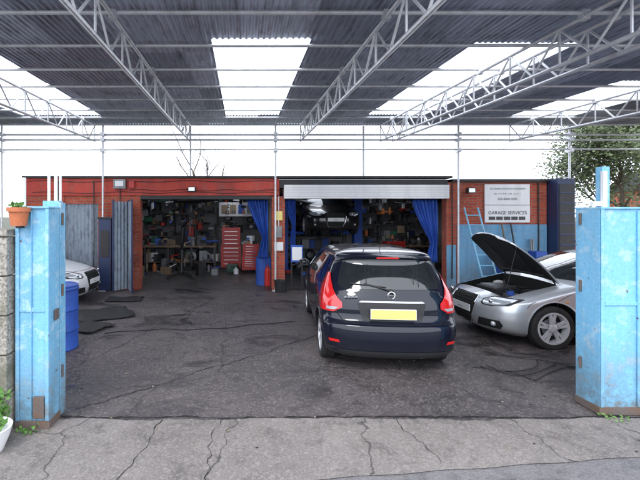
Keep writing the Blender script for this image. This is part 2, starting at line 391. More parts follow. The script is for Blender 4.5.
b=MB(); b.box(1.3,1.62,10.62,10.66,.75,1.2,'cobalt'); b.box(1.33,1.59,10.61,10.619,.8,1.15,'white'); b.box(1.3,1.34,10.63,10.65,0,.75,'black'); b.box(1.58,1.62,10.63,10.65,0,.75,'black');b.box(1.25,1.67,10.55,10.75,.0,.03,'black'); b.done('notice_stand')
b=MB()
for z0,x0,x1 in ((2.6,-5.6,.9),(2.66,-3,1),(2.9,-5.7,.9)):
    pts=[(x0+(x1-x0)*i/24,F-.045,z0+.02*math.sin(i*.9)) for i in range(25)]; b.path(pts,.007,'black',5)
for x in (-4.9,-3.95,5.6,7.9): b.path([(x,F-.04,2.9),(x+.01,F-.04,1.5),(x,F-.04,.3)],.016,'black',6)
b.done('fascia_cables')
b=MB(); 
for dx in (0,.36):
    b.tube((5.98+dx,9.75,.01),(5.9+dx,10.62,2.2),.022,'blue',8)
for i in range(8):
    t=.1+i*.115; b.tube((5.98-.08*t,9.75+.87*t,.01+2.19*t),(6.34-.08*t,9.75+.87*t,.01+2.19*t),.016,'blue',6)
b.done('blue_ladder',smooth=40)
b=MB()
for i in range(9):
    x=U(6.6,7.9); b.box(x,x+U(.1,.4),10.2,10.2+U(.1,.4),.01,U(.3,1.2),random.choice(['black','grey','dgrey','tan','plastic','cobalt']))
for i in range(5): x=U(6.5,8); b.tube((x,10.3,.01),(x+U(-.1,.2),10.62,U(1.2,1.9)),.02,random.choice(['wood','grey','black']),6)
b.done('stored_boxes')
def curtain(x0,x1,zt,zm,zb,y,side=1):
    b=MB(); rows=[]; w=(x1-x0)/2
    for j in range(24):
        t=j/23; z=zt+(zb-zt)*t; k=(zt-z)/(zt-zm); ww=w*(1-.72*min(1,k)**1.3) if k<1 else w*(.28+.2*min(1,(k-1)*2))
        rows.append([(x1-w*.2-(ww*2)*(1-i/40),y+.05*math.sin(i*1.1)*(.4+ww)+.02*math.sin(i*.37+j*.3),z) for i in range(41)])
    b.grid(rows,'cobalt'); b.done('blue_curtain',smooth=80,normals=False,solid=.006)
curtain(.2,.78,2.42,1.4,.8,11.0); curtain(1.2,1.5,2.42,1.7,1.1,11.0); curtain(4.75,5.45,2.42,1.25,.7,11.0)
# ------------------------------------------------------------ interior clutter
pal=['black','dgrey','grey','dgrey','white','tan','black','rubber','plastic','grey','black','wood','dgrey','red','cobalt','navy','dgrey','grey','orange','green','plastic','grey']
def tyre(b,c,ax,r=.31,w=.2):
    p=[(r*.62,-w/2),(r*.8,-w/2-.01),(r*.95,-w/2+.01),(r,-w/2+.04),(r,w/2-.04),(r*.95,w/2-.01),(r*.8,w/2+.01),(r*.62,w/2),(r*.62,-w/2)]
    b.lathe(p,c,ax,'rubber',20)
def junk(b,x,y,z,s=1):
    m=random.choice(pal); q=R(); w=U(.05,.3)*s; h=U(.05,.35)*s; d=U(.05,.3)*s
    if q<.35: b.box(x,x+w,y,y+d,z,z+h,m,rz=U(-.4,.4))
    elif q<.55: r=w*.35; b.lathe([(0,0),(r,0),(r,h*.75),(r*.4,h*.85),(r*.35,h),(0,h)],(x+r,y+r,z),(0,0,1),m,10)
    elif q<.75: b.tube((x,y,z+h*.4),(x+w*1.6,y+U(-.1,.1),z+U(0,h)),U(.01,.04),m,6)
    elif q<.9:
        for k in range(3): b.box(x+k*.03,x+w-k*.02,y,y+d,z+h*k/3,z+h*(k+.9)/3,random.choice(pal),rz=U(-.2,.2))
    else: b.lathe([(w*.3,-.03),(w*.5,0),(w*.3,.03)],(x+w*.5,y,z+w*.5),(U(-.3,.3),1,0),m,12)
def shelving(x0,x1,y0,y1,name='workshop_shelving'):
    b=MB(); zs=[.12,.62,1.12,1.6,2.05]
    n=int((x1-x0)/1.1)+1
    for i in range(n+1):
        x=x0+(x1-x0)*i/n
        for y in (y0,y1): b.box(x-.02,x+.02,y-.02,y+.02,0.01,2.3,'dgrey')
    for z in zs:
        b.box(x0-.018,x1+.018,y0-.018,y1+.018,z,z+.03,'dgrey')
        x=x0+.05
        while x<x1-.15:
            w=U(.05,.3); h=U(.08,.4); m=random.choice(pal)
            if x+w>x1: break
            q=R()
            if q<.5: b.box(x,x+w,y0+U(0,.12),y1-U(0,.1),z+.031,z+.031+h,m)
            elif q<.95: junk(b,x,y0+U(.02,.15),z+.031,.9); w=.15
            else: tyre(b,(x+.22,(y0+y1)/2,z+.031+.22),(R()*.3,1,0),.22,.12); w=.44
            x+=w+U(.0,.04)
    b.done(name)
shelving(-5.4,-1.0,16.2,16.65); shelving(1.3,4.2,16.2,16.65); shelving(4.6,7.7,16.2,16.65)
shelving(-5.4,-4.0,13.0,13.4)
b=MB(); 
for i in range(170):
    x=U(-4.5,7.6); z=U(1.2,2.6)
    if abs(x-1.06)<.3: continue
    junk(b,x,U(15.9,16.1),z,1.0)
for i in range(70):
    x=U(-4.4,7.4); y=U(12.2,15.8)
    if 1.6<x<4.2: continue
    z=2.76; L=U(.12,.6); b.tube((x,y,z),(x+U(-.1,.1),y,z-L),.006,'black',4); junk(b,x-.06,y,z-L-.15,.8)
for i in range(14):
    x=U(-4.2,6.5); y=U(12.4,15)
    if 1.6<x<4.2: continue
    b.tube((x,y,U(2.35,2.7)),(x+U(.5,1.6),y+U(-.4,.4),U(2.35,2.7)),U(.02,.05),random.choice(['rubber','grey','black','dgrey','cobalt','white','white']),8)
for i in range(3): tyre(b,(U(-4.2,-2),14.5,2.4),(.3*R(),1,0),.26,.1)
b.done('hanging_stock')
def bench(x0,x1,y,name='workbench'):
    b=MB(); b.box(x0,x1,y,y+.65,.82,.88,'wood')
    n=int((x1-x0)/1)+1
    for i in range(n+1):
        x=x0+.05+(x1-x0-.1)*i/n
        for yy in (y+.05,y+.6): b.box(x-.035,x+.035,yy-.035,yy+.035,0.01,.82,'dgrey')
    b.box(x0+.1,x1-.1,y+.1,y+.55,.25,.28,'wood')
    for i in range(int((x1-x0)*18)): junk(b,U(x0,x1-.25),y+U(.0,.4),.881,1.1)
    for i in range(int((x1-x0)*12)): junk(b,U(x0,x1-.25),y+U(.05,.3),.281,1.4)
    for i in range(int((x1-x0)*7)): junk(b,U(x0,x1-.25),y-U(.05,.5),.015,1.3)
    b.done(name)
bench(-3.6,-.95,14.6); bench(4.6,7.3,14.8)
def toolchest(x,y,w=.72,h=1.55,name='red_tool_chest'):
    b=MB(); b.box(x,x+w,y,y+.45,.12,h*.58,'red'); b.box(x+.03,x+w-.03,y+.03,y+.43,h*.585,h,'red')
    for i in range(5): z=.17+i*(h*.58-.2)/5; b.box(x+.03,x+w-.03,y-.015,y,z,z+(h*.58-.2)/5-.02,'red'); b.box(x+.1,x+w-.1,y-.03,y-.016,z+.08,z+.1,'chrome')
    for i in range(4): z=h*.6+i*(h*.36)/4; b.box(x+.06,x+w-.06,y+.015,y+.03,z+.01,z+h*.36/4-.012,'red'); b.box(x+.13,x+w-.13,y+.0,y+.014,z+.05,z+.065,'chrome')
    for dx in (.08,w-.08):
        for dy in (.08,.37): b.lathe([(0,-.02),(.055,-.02),(.055,.02),(0,.02)],(x+dx,y+dy,.065),(1,0,0),'rubber',12)
    for i in range(8): junk(b,x+U(0,w-.2),y+.1,h,.9)
    b.done(name)
toolchest(-.75,14.3); toolchest(.0,13.7,.6,1.0); toolchest(4.9,13.6,.7,1.1)
b=MB(); b.box(-.9,.55,15.7,15.74,1.95,2.5,'white'); 
for i in range(4): b.box(-.8+.33*i,-.56+.33*i,15.69,15.699,2.05,2.4,random.choice(['grey','cobalt','tan','red']))
b.done('wall_noticeboard')
b=MB(); b.tube((-2.0,13.2,.1),(-2.0,13.4,1.6),.045,'dgrey',8); b.tube((-2.0,13.4,1.6),(-1.6,12.4,1.9),.04,'dgrey',8); b.tube((-2.3,12.4,.1),(-2.0,13.5,.1),.04,'dgrey',8); b.tube((-1.5,12.4,.1),(-2.0,13.5,.1),.04,'dgrey',8); b.tube((-1.62,12.45,1.88),(-1.62,12.45,1.4),.012,'grey',6); b.tube((-2.0,13.3,.8),(-1.8,12.9,1.75),.03,'black',8)
for p in ((-2.3,12.4),(-1.5,12.4),(-2.0,13.5)): b.lathe([(0,-.02),(.06,-.02),(.06,.02),(0,.02)],(p[0],p[1],.07),(1,0,0),'black',12)
b.done('engine_hoist')
b=MB()
for i in range(26): junk(b,U(-3.9,.6),U(13.0,14.3),.014,1.2)
for i in range(16): junk(b,U(1.4,5.2),U(12.6,15),.014,1.2)
b.done('floor_clutter')
b=MB(); b.lathe([(0,.01),(.22,.01),(.22,.75),(.2,.8),(0,.8)],(.62,11.5,0),(0,0,1),'cobalt',20); b.box(.45,.8,11.35,11.65,.8,.95,'black'); b.tube((.6,11.5,.95),(.55,11.3,1.2),.02,'black'); b.done('oil_drainer')
b=MB(); b.lathe([(0,.0),(.09,.0),(.09,.42),(.06,.5),(.03,.52),(.03,.58),(0,.58)],(.72,11.2,.02),(0,0,1),'red',16); b.path([(.72,11.15,.58),(.8,11.1,.5),(.8,11.1,.25)],.01,'black',6); b.done('fire_extinguisher')
b=MB(); b.lathe([(0,0),(.14,0),(.17,.3),(.16,.3),(.13,.02),(0,.02)],(1.0,10.35,.012),(0,0,1),'black',16); b.done('bucket')
b=MB()
for x in (1.55,4.25): b.box(x-.14,x+.14,14.6,14.95,.0,2.75,'cobalt'); b.box(x-.25,x+.25,14.5,15.1,.013,.03,'cobalt')
for sx,x in ((1,1.69),(-1,4.11)):
    for y in (13.9,15.6): b.tube((x,14.75,1.36),(x+sx*.65,y,1.36),.05,'cobalt',8); b.tube((x+sx*.65,y,1.31),(x+sx*.65,y,1.54),.05,'black',8)
b.done('two_post_car_lift')
# ------------------------------------------------------------ cars
def make_car(name,rows,paintm,loc,rotz,axR,axF,wr=.31,style='hatch',lift=0,hood_open=False,spec=None,n=2.5):
    spec=spec or {}
    E=empty(name,(loc[0],loc[1],lift),rotz)
    K=rows; fine=[]
    def cr(p0,p1,p2,p3,t):
        m1=(p2-p0)/2;m2=(p3-p1)/2;d=p2-p1
        if d==0: m1=m2=0
        else:
            m1=max(0,min(m1/d,2.5))*d; m2=max(0,min(m2/d,2.5))*d
        t2=t*t;t3=t2*t
        return (2*t3-3*t2+1)*p1+(t3-2*t2+t)*m1+(-2*t3+3*t2)*p2+(t3-t2)*m2
    nr=len(K)
    for i in range(nr-1):
        for s in range(4):
            a=K[max(0,i-1)];b_=K[i];c=K[i+1];d=K[min(nr-1,i+2)]
            fine.append([cr(a[k],b_[k],c[k],d[k],s/4) for k in range(6)])
    fine.append(list(K[-1]))
    def par(z):
        for i in range(len(fine)-1):
            if fine[i][0]<=z<=fine[i+1][0]:
                t=(z-fine[i][0])/(fine[i+1][0]-fine[i][0]+1e-9); return [p+(q-p)*t for p,q in zip(fine[i],fine[i+1])]
        return fine[0] if z<fine[0][0] else fine[-1]
    def pt(P,s):
        z,xr,xf,hw,rr,rf=P
        if s<=1: t=s*math.pi/2; return Vector((xr+rr*(1-max(0,math.cos(t))**(2/n)),hw*math.sin(t)**(2/n),z))
        if s<=2: f=s-1; a=xr+rr;c=xf-rf; return Vector((a+(c-a)*f,hw+.012*math.sin(math.pi*f),z))
        t=max(0,(3-s))*math.pi/2; return Vector((xf-rf*(1-max(0,math.cos(t))**(2/n)),hw*math.sin(t)**(2/n),z))
    S=lambda z,s: pt(par(z),s)
    def s_y(z,y,front=False):
        P=par(z); f=min(1,abs(y)/P[3]); s=math.asin(f**(n/2))/(math.pi/2); return 3-s if front else s
    def s_x(z,x):
        P=par(z);a=P[1]+P[4];c=P[2]-P[5]
        if x<a: d=max(0,(x-P[1])/P[4]); return math.acos((1-d)**(n/2))/(math.pi/2)
        if x>c: d=max(0,min(1,(P[2]-x)/P[5])); return 3-math.acos((1-d)**(n/2))/(math.pi/2)
        return 1+(x-a)/(c-a)
    def SN(z,s,off,side=1):
        e=.004
        p=S(z,s); a=S(z,min(3,s+e))-S(z,max(0,s-e)); c=S(z+e,s)-S(z-e,s)
        nn=a.cross(c)
        if nn.length<1e-9: nn=Vector((1,0,0))
        nn.normalize()
        ref=Vector((p.x-2,p.y*2,.2))
        if nn.dot(ref)<0: nn=-nn
        q=p+nn*off
        if s in (0,3): q.y=0
        return Vector((q.x,q.y*side,q.z))
    ss=[i/16 for i in range(16)]+[1+i/44 for i in range(44)]+[2+i/16 for i in range(17)]
    V=[];Fc=[]
    loopn=2*len(ss)-2
    for P in fine:
        h=[pt(P,s) for s in ss]
        V+=h+[Vector((p.x,-p.y,p.z)) for p in h[-2:0:-1]]
    for j in range(len(fine)-1):
        for i in range(loopn): Fc.append((j*loopn+i,j*loopn+(i+1)%loopn,(j+1)*loopn+(i+1)%loopn,(j+1)*loopn+i))
    Fc.append(tuple(range(loopn))[::-1]); Fc.append(tuple(range((len(fine)-1)*loopn,len(fine)*loopn)))
    me=bpy.data.meshes.new('tmp'); me.from_pydata([tuple(v) for v in V],[],Fc); me.materials.append(M[paintm]); me.materials.append(M['dark'])
    bm=bmesh.new(); bm.from_mesh(me); bmesh.ops.recalc_face_normals(bm,faces=bm.faces); bm.to_mesh(me); bm.free()
    tmp=bpy.data.objects.new('tmp',me); COL.objects.link(tmp)
    cut=[]
    hwm=max(r[3] for r in rows)
    ar=wr+.055
    def cutter(fn):
        cb=MB(); cb.mats=[M[paintm],M['dark']]; fn(cb); o=cb.done('cut'); cut.append(o)
        md=tmp.modifiers.new('b','BOOLEAN'); md.operation='DIFFERENCE'; md.solver='EXACT'; md.object=o
    for ax in (axR,axF):
        for sd in (1,-1):
            cutter(lambda cb: cb.lathe([(0,0),(ar,0),(ar,.6),(0,.6)],(ax,sd*(hwm-.28),wr+.01),(0,sd,0),'dark',40))
    if hood_open:
        x0,x1=spec['bay']
        cutter(lambda cb: cb.box(x0,x1,-.64,.64,.52,1.5,'dark'))
    dg=bpy.context.evaluated_depsgraph_get(); bme=bpy.data.meshes.new_from_object(tmp.evaluated_get(dg))
    for p in bme.polygons: p.use_smooth=True
    bme.set_sharp_from_angle(angle=math.radians(38))
    body=bpy.data.objects.new('body_shell',bme); COL.objects.link(body); body.parent=E
    for o in cut+[tmp]: bpy.data.objects.remove(o)
    pieces=MB()
    def patch(zr,m,off=.004,sides=(1,-1),ns=12,b=None):
        b=b or pieces
        rr=[]
        for (z0,a0,b0),(z1,a1,b1) in zip(zr,zr[1:]):
            k=max(1,int(abs(z1-z0)/.03))
            for i in range(k): t=i/k; rr.append((z0+(z1-z0)*t,a0+(a1-a0)*t,b0+(b1-b0)*t))
        rr.append(zr[-1])
        for sd in sides:
            b.grid([[SN(z,a+(c-a)*i/ns,off,sd) for i in range(ns+1)] for z,a,c in rr],m)
    def line(pts,r=.0035,m='dark',sides=(1,-1)):
        for sd in sides:
            q=[]
            for (z0,a0),(z1,a1) in zip(pts,pts[1:]):
                for i in range(8): t=i/8; q.append(SN(z0+(z1-z0)*t,a0+(a1-a0)*t,0,sd))
            q.append(SN(pts[-1][0],pts[-1][1],0,sd)); pieces.path(q,r,m,5)
    spec['fn'](patch,line,s_x,s_y,pieces,SN,par)
    for ax in (axR,axF):
        for sd in (1,-1):
            pts=[]
            for i in range(25):
                a=math.pi*(-.08+1.16*i/24); x=ax+(ar+.004)*math.cos(a); z=wr+.01+(ar+.004)*math.sin(a)
                if z<rows[0][0]: continue
                pts.append(SN(z,s_x(z,x),.0,sd))
            pieces.path(pts,.011,paintm,6)
    pieces.done('trim_glass_lamps',E,smooth=40,local=True)
    b=MB(); b.box(.3,rows[3][2]-.4,-.55,.55,.17,.3,'dark'); b.tube((.1,-.35,.24),(.6,-.35,.26),.025,'grey'); b.done('underbody',E,local=True)
    for ax in (axR,axF):
        for sd in (1,-1):
            b=MB(); w=.2; c=(ax,sd*(hwm-.115),wr); A=(0,sd,0); r=wr; ri=r*.71
            b.lathe([(ri,-w/2),(r*.85,-w/2),(r*.97,-w/2+.015),(r,-w/2+.035),(r,-.03),(r-.008,-.027),(r-.008,-.02),(r,-.017),(r,.017),(r-.008,.02),(r-.008,.027),(r,.03),(r,w/2-.035),(r*.97,w/2-.012),(r*.88,w/2),(r*.77,w/2-.004),(ri,w/2-.012)],c,A,'rubber',48)
            b.lathe([(ri+.006,w/2-.012),(ri+.006,w/2-.002),(ri-.022,w/2-.004),(ri-.03,w/2-.03),(ri-.034,-.05)],c,A,'alloy',48)
            b.lathe([(ri-.02,.0),(0,.0)],c,A,'dark',32)
            b.lathe([(.13,.015),(.13,.025),(0,.025)],c,A,'grey',24)
            ns=spec.get('spokes',5)
            C=Vector(c)
            for i in range(ns):
                for da in spec.get('split',(-.13,.13)):
                    t=2*math.pi*i/ns+.3; 
                    rad=lambda a:Vector((math.cos(a),0,math.sin(a)))
                    p0=C+rad(t+da*.4)*.03+Vector((0,sd*(w/2-.02),0)); p1=C+rad(t+da)*(ri-.012)+Vector((0,sd*(w/2-.01),0))
                    wd=spec.get('sw',.018); tn=Vector((-math.sin(t),0,math.cos(t)))
                    yy=Vector((0,sd*.03,0))
                    vs=[p0-tn*wd*1.3-yy,p0+tn*wd*1.3-yy,p1+tn*wd-yy,p1-tn*wd-yy,p0-tn*wd+0*yy,p0+tn*wd,p1+tn*wd*.8,p1-tn*wd*.8]
                    b.add(vs,[(0,1,2,3),(4,5,6,7),(0,1,5,4),(1,2,6,5),(2,3,7,6),(3,0,4,7)],'alloy')
            b.lathe([(.06,w/2-.05),(.06,w/2-.016),(.045,w/2-.008),(0,w/2-.006)],c,A,'alloy',20)
            b.done('wheel',E,smooth=35,local=True)
    return E,S,s_x,s_y
def mirror_parts(b,x,y,z,m):
    for sd in (1,-1):
        b.sphere((x,sd*(y+.11),z),.075,.11,.075,m,14); b.box(x-.068,x-.055,sd*(y+.11)-.08,sd*(y+.11)+.08,z-.05,z+.05,'glass'); b.tube((x+.02,sd*y*.97,z-.05),(x,sd*(y+.08),z-.03),.02,'plastic')
rows1=[(.20,.13,3.98,.72,.3,.45),(.27,.04,4.05,.80,.32,.5),(.45,.0,4.10,.835,.34,.55),(.60,.015,4.09,.845,.34,.6),(.64,.05,4.06,.845,.33,.6),(.70,.09,4.02,.843,.32,.62),(.82,.105,3.88,.84,.32,.65),(.92,.125,3.55,.83,.32,.6),(1.0,.16,3.2,.812,.32,.45),(1.05,.185,3.08,.795,.32,.3),(1.2,.27,2.82,.735,.32,.28),(1.36,.37,2.5,.665,.3,.28),(1.43,.385,2.32,.645,.28,.3),(1.48,.42,2.1,.585,.24,.32),(1.515,.6,1.95,.46,.24,.34),(1.535,.85,1.75,.28,.2,.3),(1.54,1.0,1.6,.1,.1,.1)]
def det1(patch,line,sx,sy,b,SN,par):
    patch([(1.05,0,sy(1.05,.60)),(1.1,0,sy(1.1,.64)),(1.3,0,sy(1.3,.585)),(1.365,0,sy(1.365,.55)),(1.385,0,sy(1.385,.5))],'glass',.004)
    for sd in (1,-1):
        g=[]
        for i in range(13):
            y=.59*i/12; x=.33+.12*(y/.59)**3; dz=-.03*(y/.59)**2
            g.append([(x+.2,sd*y,1.488+dz),(x+.02,sd*y,1.47+dz),(x-.02,sd*y,1.448+dz),(x+.02,sd*y,1.42+dz),(x+.12,sd*y*.98,1.395)])
        b.grid(g,'p_navy')
    b.box(.302,.33,-.14,.14,1.43,1.45,'lampred')
    patch([(.76,sy(.76,.70),1.02),(.82,sy(.82,.60),1.06),(.88,sy(.88,.60),1.07),(.95,sy(.95,.665),1.06),(1.05,sy(1.05,.70),1.02),(1.15,sy(1.15,.705),.98),(1.22,sy(1.22,.70),.93)],'lampred',.014)
    patch([(.785,sy(.785,.69),sy(.785,.78)),(.82,sy(.82,.64),sy(.82,.78))],'lampclear',.018)
    patch([(1.06,sx(1.06,2.02),sx(1.06,3.0)),(1.2,sx(1.2,2.02),sx(1.2,2.72)),(1.38,sx(1.38,2.02),sx(1.38,2.35))],'glass')
    patch([(1.07,sx(1.07,1.02),sx(1.07,1.93)),(1.38,sx(1.38,1.05),sx(1.38,1.93))],'glass')
    patch([(1.12,sx(1.12,.72),sx(1.12,.95)),(1.36,sx(1.36,.85),sx(1.36,.97))],'glass')
    patch([(1.06,2.25,3),(1.42,2.25,3)],'glass')
    for x in (1.98,1.0): line([(.34,sx(.34,x)),(1.04,sx(1.04,x))])
    line([(.34,sx(.34,2.95)),(1.0,sx(1.0,2.98))])
    line([(.30,sx(.3,1.05)),(.30,sx(.3,2.95))])
    line([(.635,0),(.64,sy(.64,.58)),(.74,sy(.74,.66)),(.76,sy(.76,.7))],.006)
    line([(1.22,sy(1.22,.68)),(1.4,sy(1.4,.6))])
    line([(.64,sy(.64,.58)),(.62,1),(.6,sx(.6,.45))],.004)
    patch([(.67,0,sy(.67,.36)),(.89,0,sy(.89,.42))],'plastic',.003)
    b.box(.04,.065,-.275,.275,.705,.83,'white'); b.box(.035,.0395,-.268,.268,.712,.823,'yellow')
    patch([(.895,0,sy(.895,.40)),(.912,0,sy(.912,.37))],'chrome',.014)
    b.lathe([(.048,0),(.05,.008),(.042,.011),(.038,.008)],(.14,0,.985),(-1,0,0),'chrome',24); b.box(.124,.135,-.05,.05,.979,.991,'chrome')
    for k in range(4): b.box(.118,.125,.42+k*.045,.452+k*.045,.955,.975,'chrome')
    patch([(.215,0,sy(.215,.6)),(.31,0,sy(.31,.66))],'plastic',.008)
    patch([(.40,sy(.4,.64),sy(.4,.76)),(.435,sy(.435,.66),sy(.435,.77))],'lampred',.01)
    patch([(.3,sy(.3,.7),1.2),(.33,sy(.33,.7),1.2)],'plastic',.002)
    b.tube((.16,0.0,1.04),(.22,.32,1.12),.009,'black'); b.sphere((.165,0,1.03),.03,.035,.03,'black'); b.tube((.185,.05,1.08),(.235,.5,1.12),.006,'black')
    mirror_parts(b,2.85,.8,1.08,'p_navy')
    for x in (1.15,2.1): 
        for sd in (1,-1): b.box(x,x+.16,sd*.85-.012,sd*.85+.012,.92,.945,'p_navy')
    b.tube((.75,0,1.51),(.6,0,1.67),.004,'black')
    patch([(.66,2.3,2.6),(.8,2.32,2.62)],'lampclear',.008); patch([(.3,2.7,3),(.55,2.7,3)],'plastic',.004)
a1=math.pi/2-math.radians(5)
make_car('dark_hatchback_car',rows1,'p_navy',(1.87,4.9),a1,.73,3.3,.31,spec={'fn':det1,'spokes':7,'split':(0,),'sw':.03})
rows2=[(.17,.15,4.05,.76,.4,.5),(.25,.05,4.18,.85,.42,.6),(.42,.0,4.25,.88,.44,.68),(.55,.0,4.245,.885,.44,.7),(.64,.03,4.21,.885,.42,.72),(.70,.05,4.15,.882,.4,.72),(.77,.07,3.95,.878,.38,.7),(.85,.09,3.62,.87,.38,.62),(.92,.12,3.28,.845,.36,.45),(.97,.15,3.08,.815,.36,.32),(1.15,.32,2.74,.74,.34,.3),(1.30,.5,2.36,.675,.32,.3),(1.345,.58,2.2,.64,.3,.32),(1.385,.75,2.0,.56,.28,.34),(1.41,1.0,1.85,.42,.26,.34),(1.42,1.3,1.6,.1,.1,.1)]
def mkdet2(pm,openh):
    def det2(patch,line,sx,sy,b,SN,par):
        fy=lambda z,y: sy(z,y,True)
        patch([(.985,sx(.985,1.5),sx(.985,2.92)),(1.15,sx(1.15,1.5),sx(1.15,2.62)),(1.315,sx(1.315,1.5),sx(1.315,2.22))],'glass')
        patch([(1.0,sx(1.0,.75),sx(1.0,1.42)),(1.15,sx(1.15,.8),sx(1.15,1.42)),(1.3,sx(1.3,.95),sx(1.3,1.42))],'glass')
        patch([(1.0,2.3,3),(1.34,2.3,3)],'glass')
        patch([(1.0,0,.7),(1.3,0,.7)],'glass')
        line([(.3,sx(.3,1.46)),(.96,sx(.96,1.46))]); line([(.3,sx(.3,2.98)),(.88,sx(.88,2.98))]); line([(.3,sx(.3,1.6)),(.3,sx(.3,2.98))])
        line([(.62,sx(.62,3.75)),(.72,sx(.72,3.62))],.004)
        line([(.80,sx(.8,.6)),(.78,sx(.78,2.9))],.004,pm)
        if not openh: line([(.735,3),(.745,fy(.745,.5)),(.80,fy(.80,.68)),(.93,fy(.93,.72))],.005)
        patch([(.60,fy(.60,.60),fy(.60,.46)),(.63,fy(.63,.76),fy(.63,.42)),(.69,fy(.69,.80),fy(.69,.42)),(.735,fy(.735,.80),fy(.735,.50))],'plastic',.006)
        patch([(.615,fy(.615,.62),fy(.615,.48)),(.64,fy(.64,.72),fy(.64,.45)),(.685,fy(.685,.77),fy(.685,.45)),(.72,fy(.72,.77),fy(.72,.53))],'lampclear',.012)
        for sd in (1,-1):
            p=SN(.665,fy(.665,.56),.012,sd); b.sphere(p,.035,.035,.035,'chrome',12)
        patch([(.27,fy(.27,.22),3),(.40,fy(.4,.28),3),(.60,fy(.6,.33),3),(.70,fy(.7,.31),3)],'dark',.005)
        for i in range(9):
            z=.30+i*.045
            for sd in (1,-1): b.path([SN(z,fy(z,.27*k/6),.009,sd) for k in range(7)],.006,'plastic',4)
        for sd in (1,-1): b.path([SN(z,fy(z,y),.008,sd) for z,y in ((.27,.0),(.27,.22),(.4,.28),(.6,.33),(.7,.31),(.705,.0))],.011,'chrome',6)
        b.box(4.25,4.262,-.26,.26,.44,.55,'white')
        patch([(.27,fy(.27,.68),fy(.27,.34)),(.33,fy(.33,.72),fy(.33,.38)),(.40,fy(.4,.70),fy(.4,.42))],'dark',.005)
        for sd in (1,-1): p=SN(.34,fy(.34,.62),.005,sd); b.sphere(p,.04,.04,.04,'lampclear',12)
        patch([(.62,.5,1.0),(.80,.5,1.05)],'lampred',.01)
        patch([(.175,fy(.175,.7),3),(.2,fy(.2,.72),3)],'plastic',.01)
        mirror_parts(b,2.72,.82,1.0,pm)
        for sd in (1,-1):
            b.box(1.62,1.8,sd*.885-.014,sd*.885+.014,.82,.845,pm)
            b.path([SN(.27,sx(.27,x),.006,sd) for x in (1.1,1.6,2.2,2.7,3.0)],.012,'plastic',6)
            b.sphere((3.18,sd*.888,.72),.03,.006,.014,'amber',10)
            b.path([SN(z,sx(z,x),.004,sd) for z,x in ((.985,1.5),(.985,2.92),(1.15,2.62),(1.315,2.22))],.006,'plastic',5)
        b.tube((3.0,.3,.985),(2.85,-.35,1.08),.008,'black')
        if openh:
            b.box(3.35,3.8,-.35,.2,.53,.78,'plastic'); b.box(3.4,3.75,-.3,.1,.781,.81,'grey'); b.box(3.2,3.45,.28,.55,.53,.8,'black'); b.lathe([(0,0),(.09,0),(.09,.1),(.04,.12),(0,.12)],(3.3,-.48,.7),(0,0,1),'white',14)
            b.lathe([(0,0),(.05,0),(.05,.06),(0,.06)],(3.72,.45,.74),(0,0,1),'cobalt',14); b.box(3.52,3.72,.28,.56,.53,.74,'grey'); b.box(3.82,3.9,-.6,.6,.53,.72,'black')
            b.path([(3.3,-.3,.82),(3.45,-.1,.88),(3.6,.15,.84),(3.6,.35,.76)],.025,'rubber',8); b.path([(3.25,.2,.8),(3.5,.25,.84),(3.8,.1,.75)],.02,'rubber',8)
            hx,hz=3.12,.975; ang=math.radians(spec_ang); Lh=1.03
            top=[];bot=[]
            for j in range(15):
                t=j/14; l=Lh*t; w=.68-.16*t**2
                if t>.85: w-= .16*((t-.85)/.15)**2
                r1=[];r2=[]
                for i in range(17):
                    u=-1+2*i/16; y=u*w; h=.05*(1-u*u)*(1-.3*t)+.10*math.sin(t*1.6)*.5-.10*t*t-.06*max(0,abs(u)-.8)
                    lx=l-.05*abs(u)**3*t
                    X=hx+lx*math.cos(ang)-h*math.sin(ang)*1.0; Z=hz+lx*math.sin(ang)+h*math.cos(ang)
                    r1.append((X,y,Z)); r2.append((X+.02*math.sin(ang),y*.985,Z-.02*math.cos(ang)))
                top.append(r1);bot.append(r2)
            b.grid(top,pm); b.grid(bot,'plastic')
            for e in (0,-1): b.grid([[r[e] for r in top],[r[e] for r in bot]],pm)
            b.grid([top[-1],bot[-1]],pm); b.grid([top[0],bot[0]],pm)
            q=lambda l,y,d:(hx+l*math.cos(ang)+d*math.sin(ang),y,hz+l*math.sin(ang)-d*math.cos(ang))
            for yy in (-.25,.25): b.path([q(.1,yy,.02),q(.9,yy*1.4,.0)],.018,'plastic',6)
            b.path([q(.12,-.5,.02),q(.12,.5,.02)],.02,'plastic',6)
            b.tube((3.85,.5,.72),q(.75,.5,.02),.006,'black')
            for yy in (-.58,.58): b.tube((hx-.02,yy,.9),q(.05,yy,.01),.012,'black')
    return det2
spec_ang=46
make_car('silver_hatchback_car',rows2,'p_silver',(3.7+4.25,6.75),math.pi,.78,3.36,.325,hood_open=True,spec={'fn':mkdet2('p_silver',True),'bay':(3.13,3.95),'spokes':5,'split':(-.17,.17),'sw':.02})
make_car('white_parked_car',rows2,'p_white',(-3.42-4.25,9.45),math.radians(-2),.78,3.36,.315,spec={'fn':mkdet2('p_white',False)})
make_car('black_car_on_lift',rows2,'p_black',(2.93,16.7),-math.pi/2,.78,3.36,.315,lift=1.36,spec={'fn':mkdet2('p_black',False)})
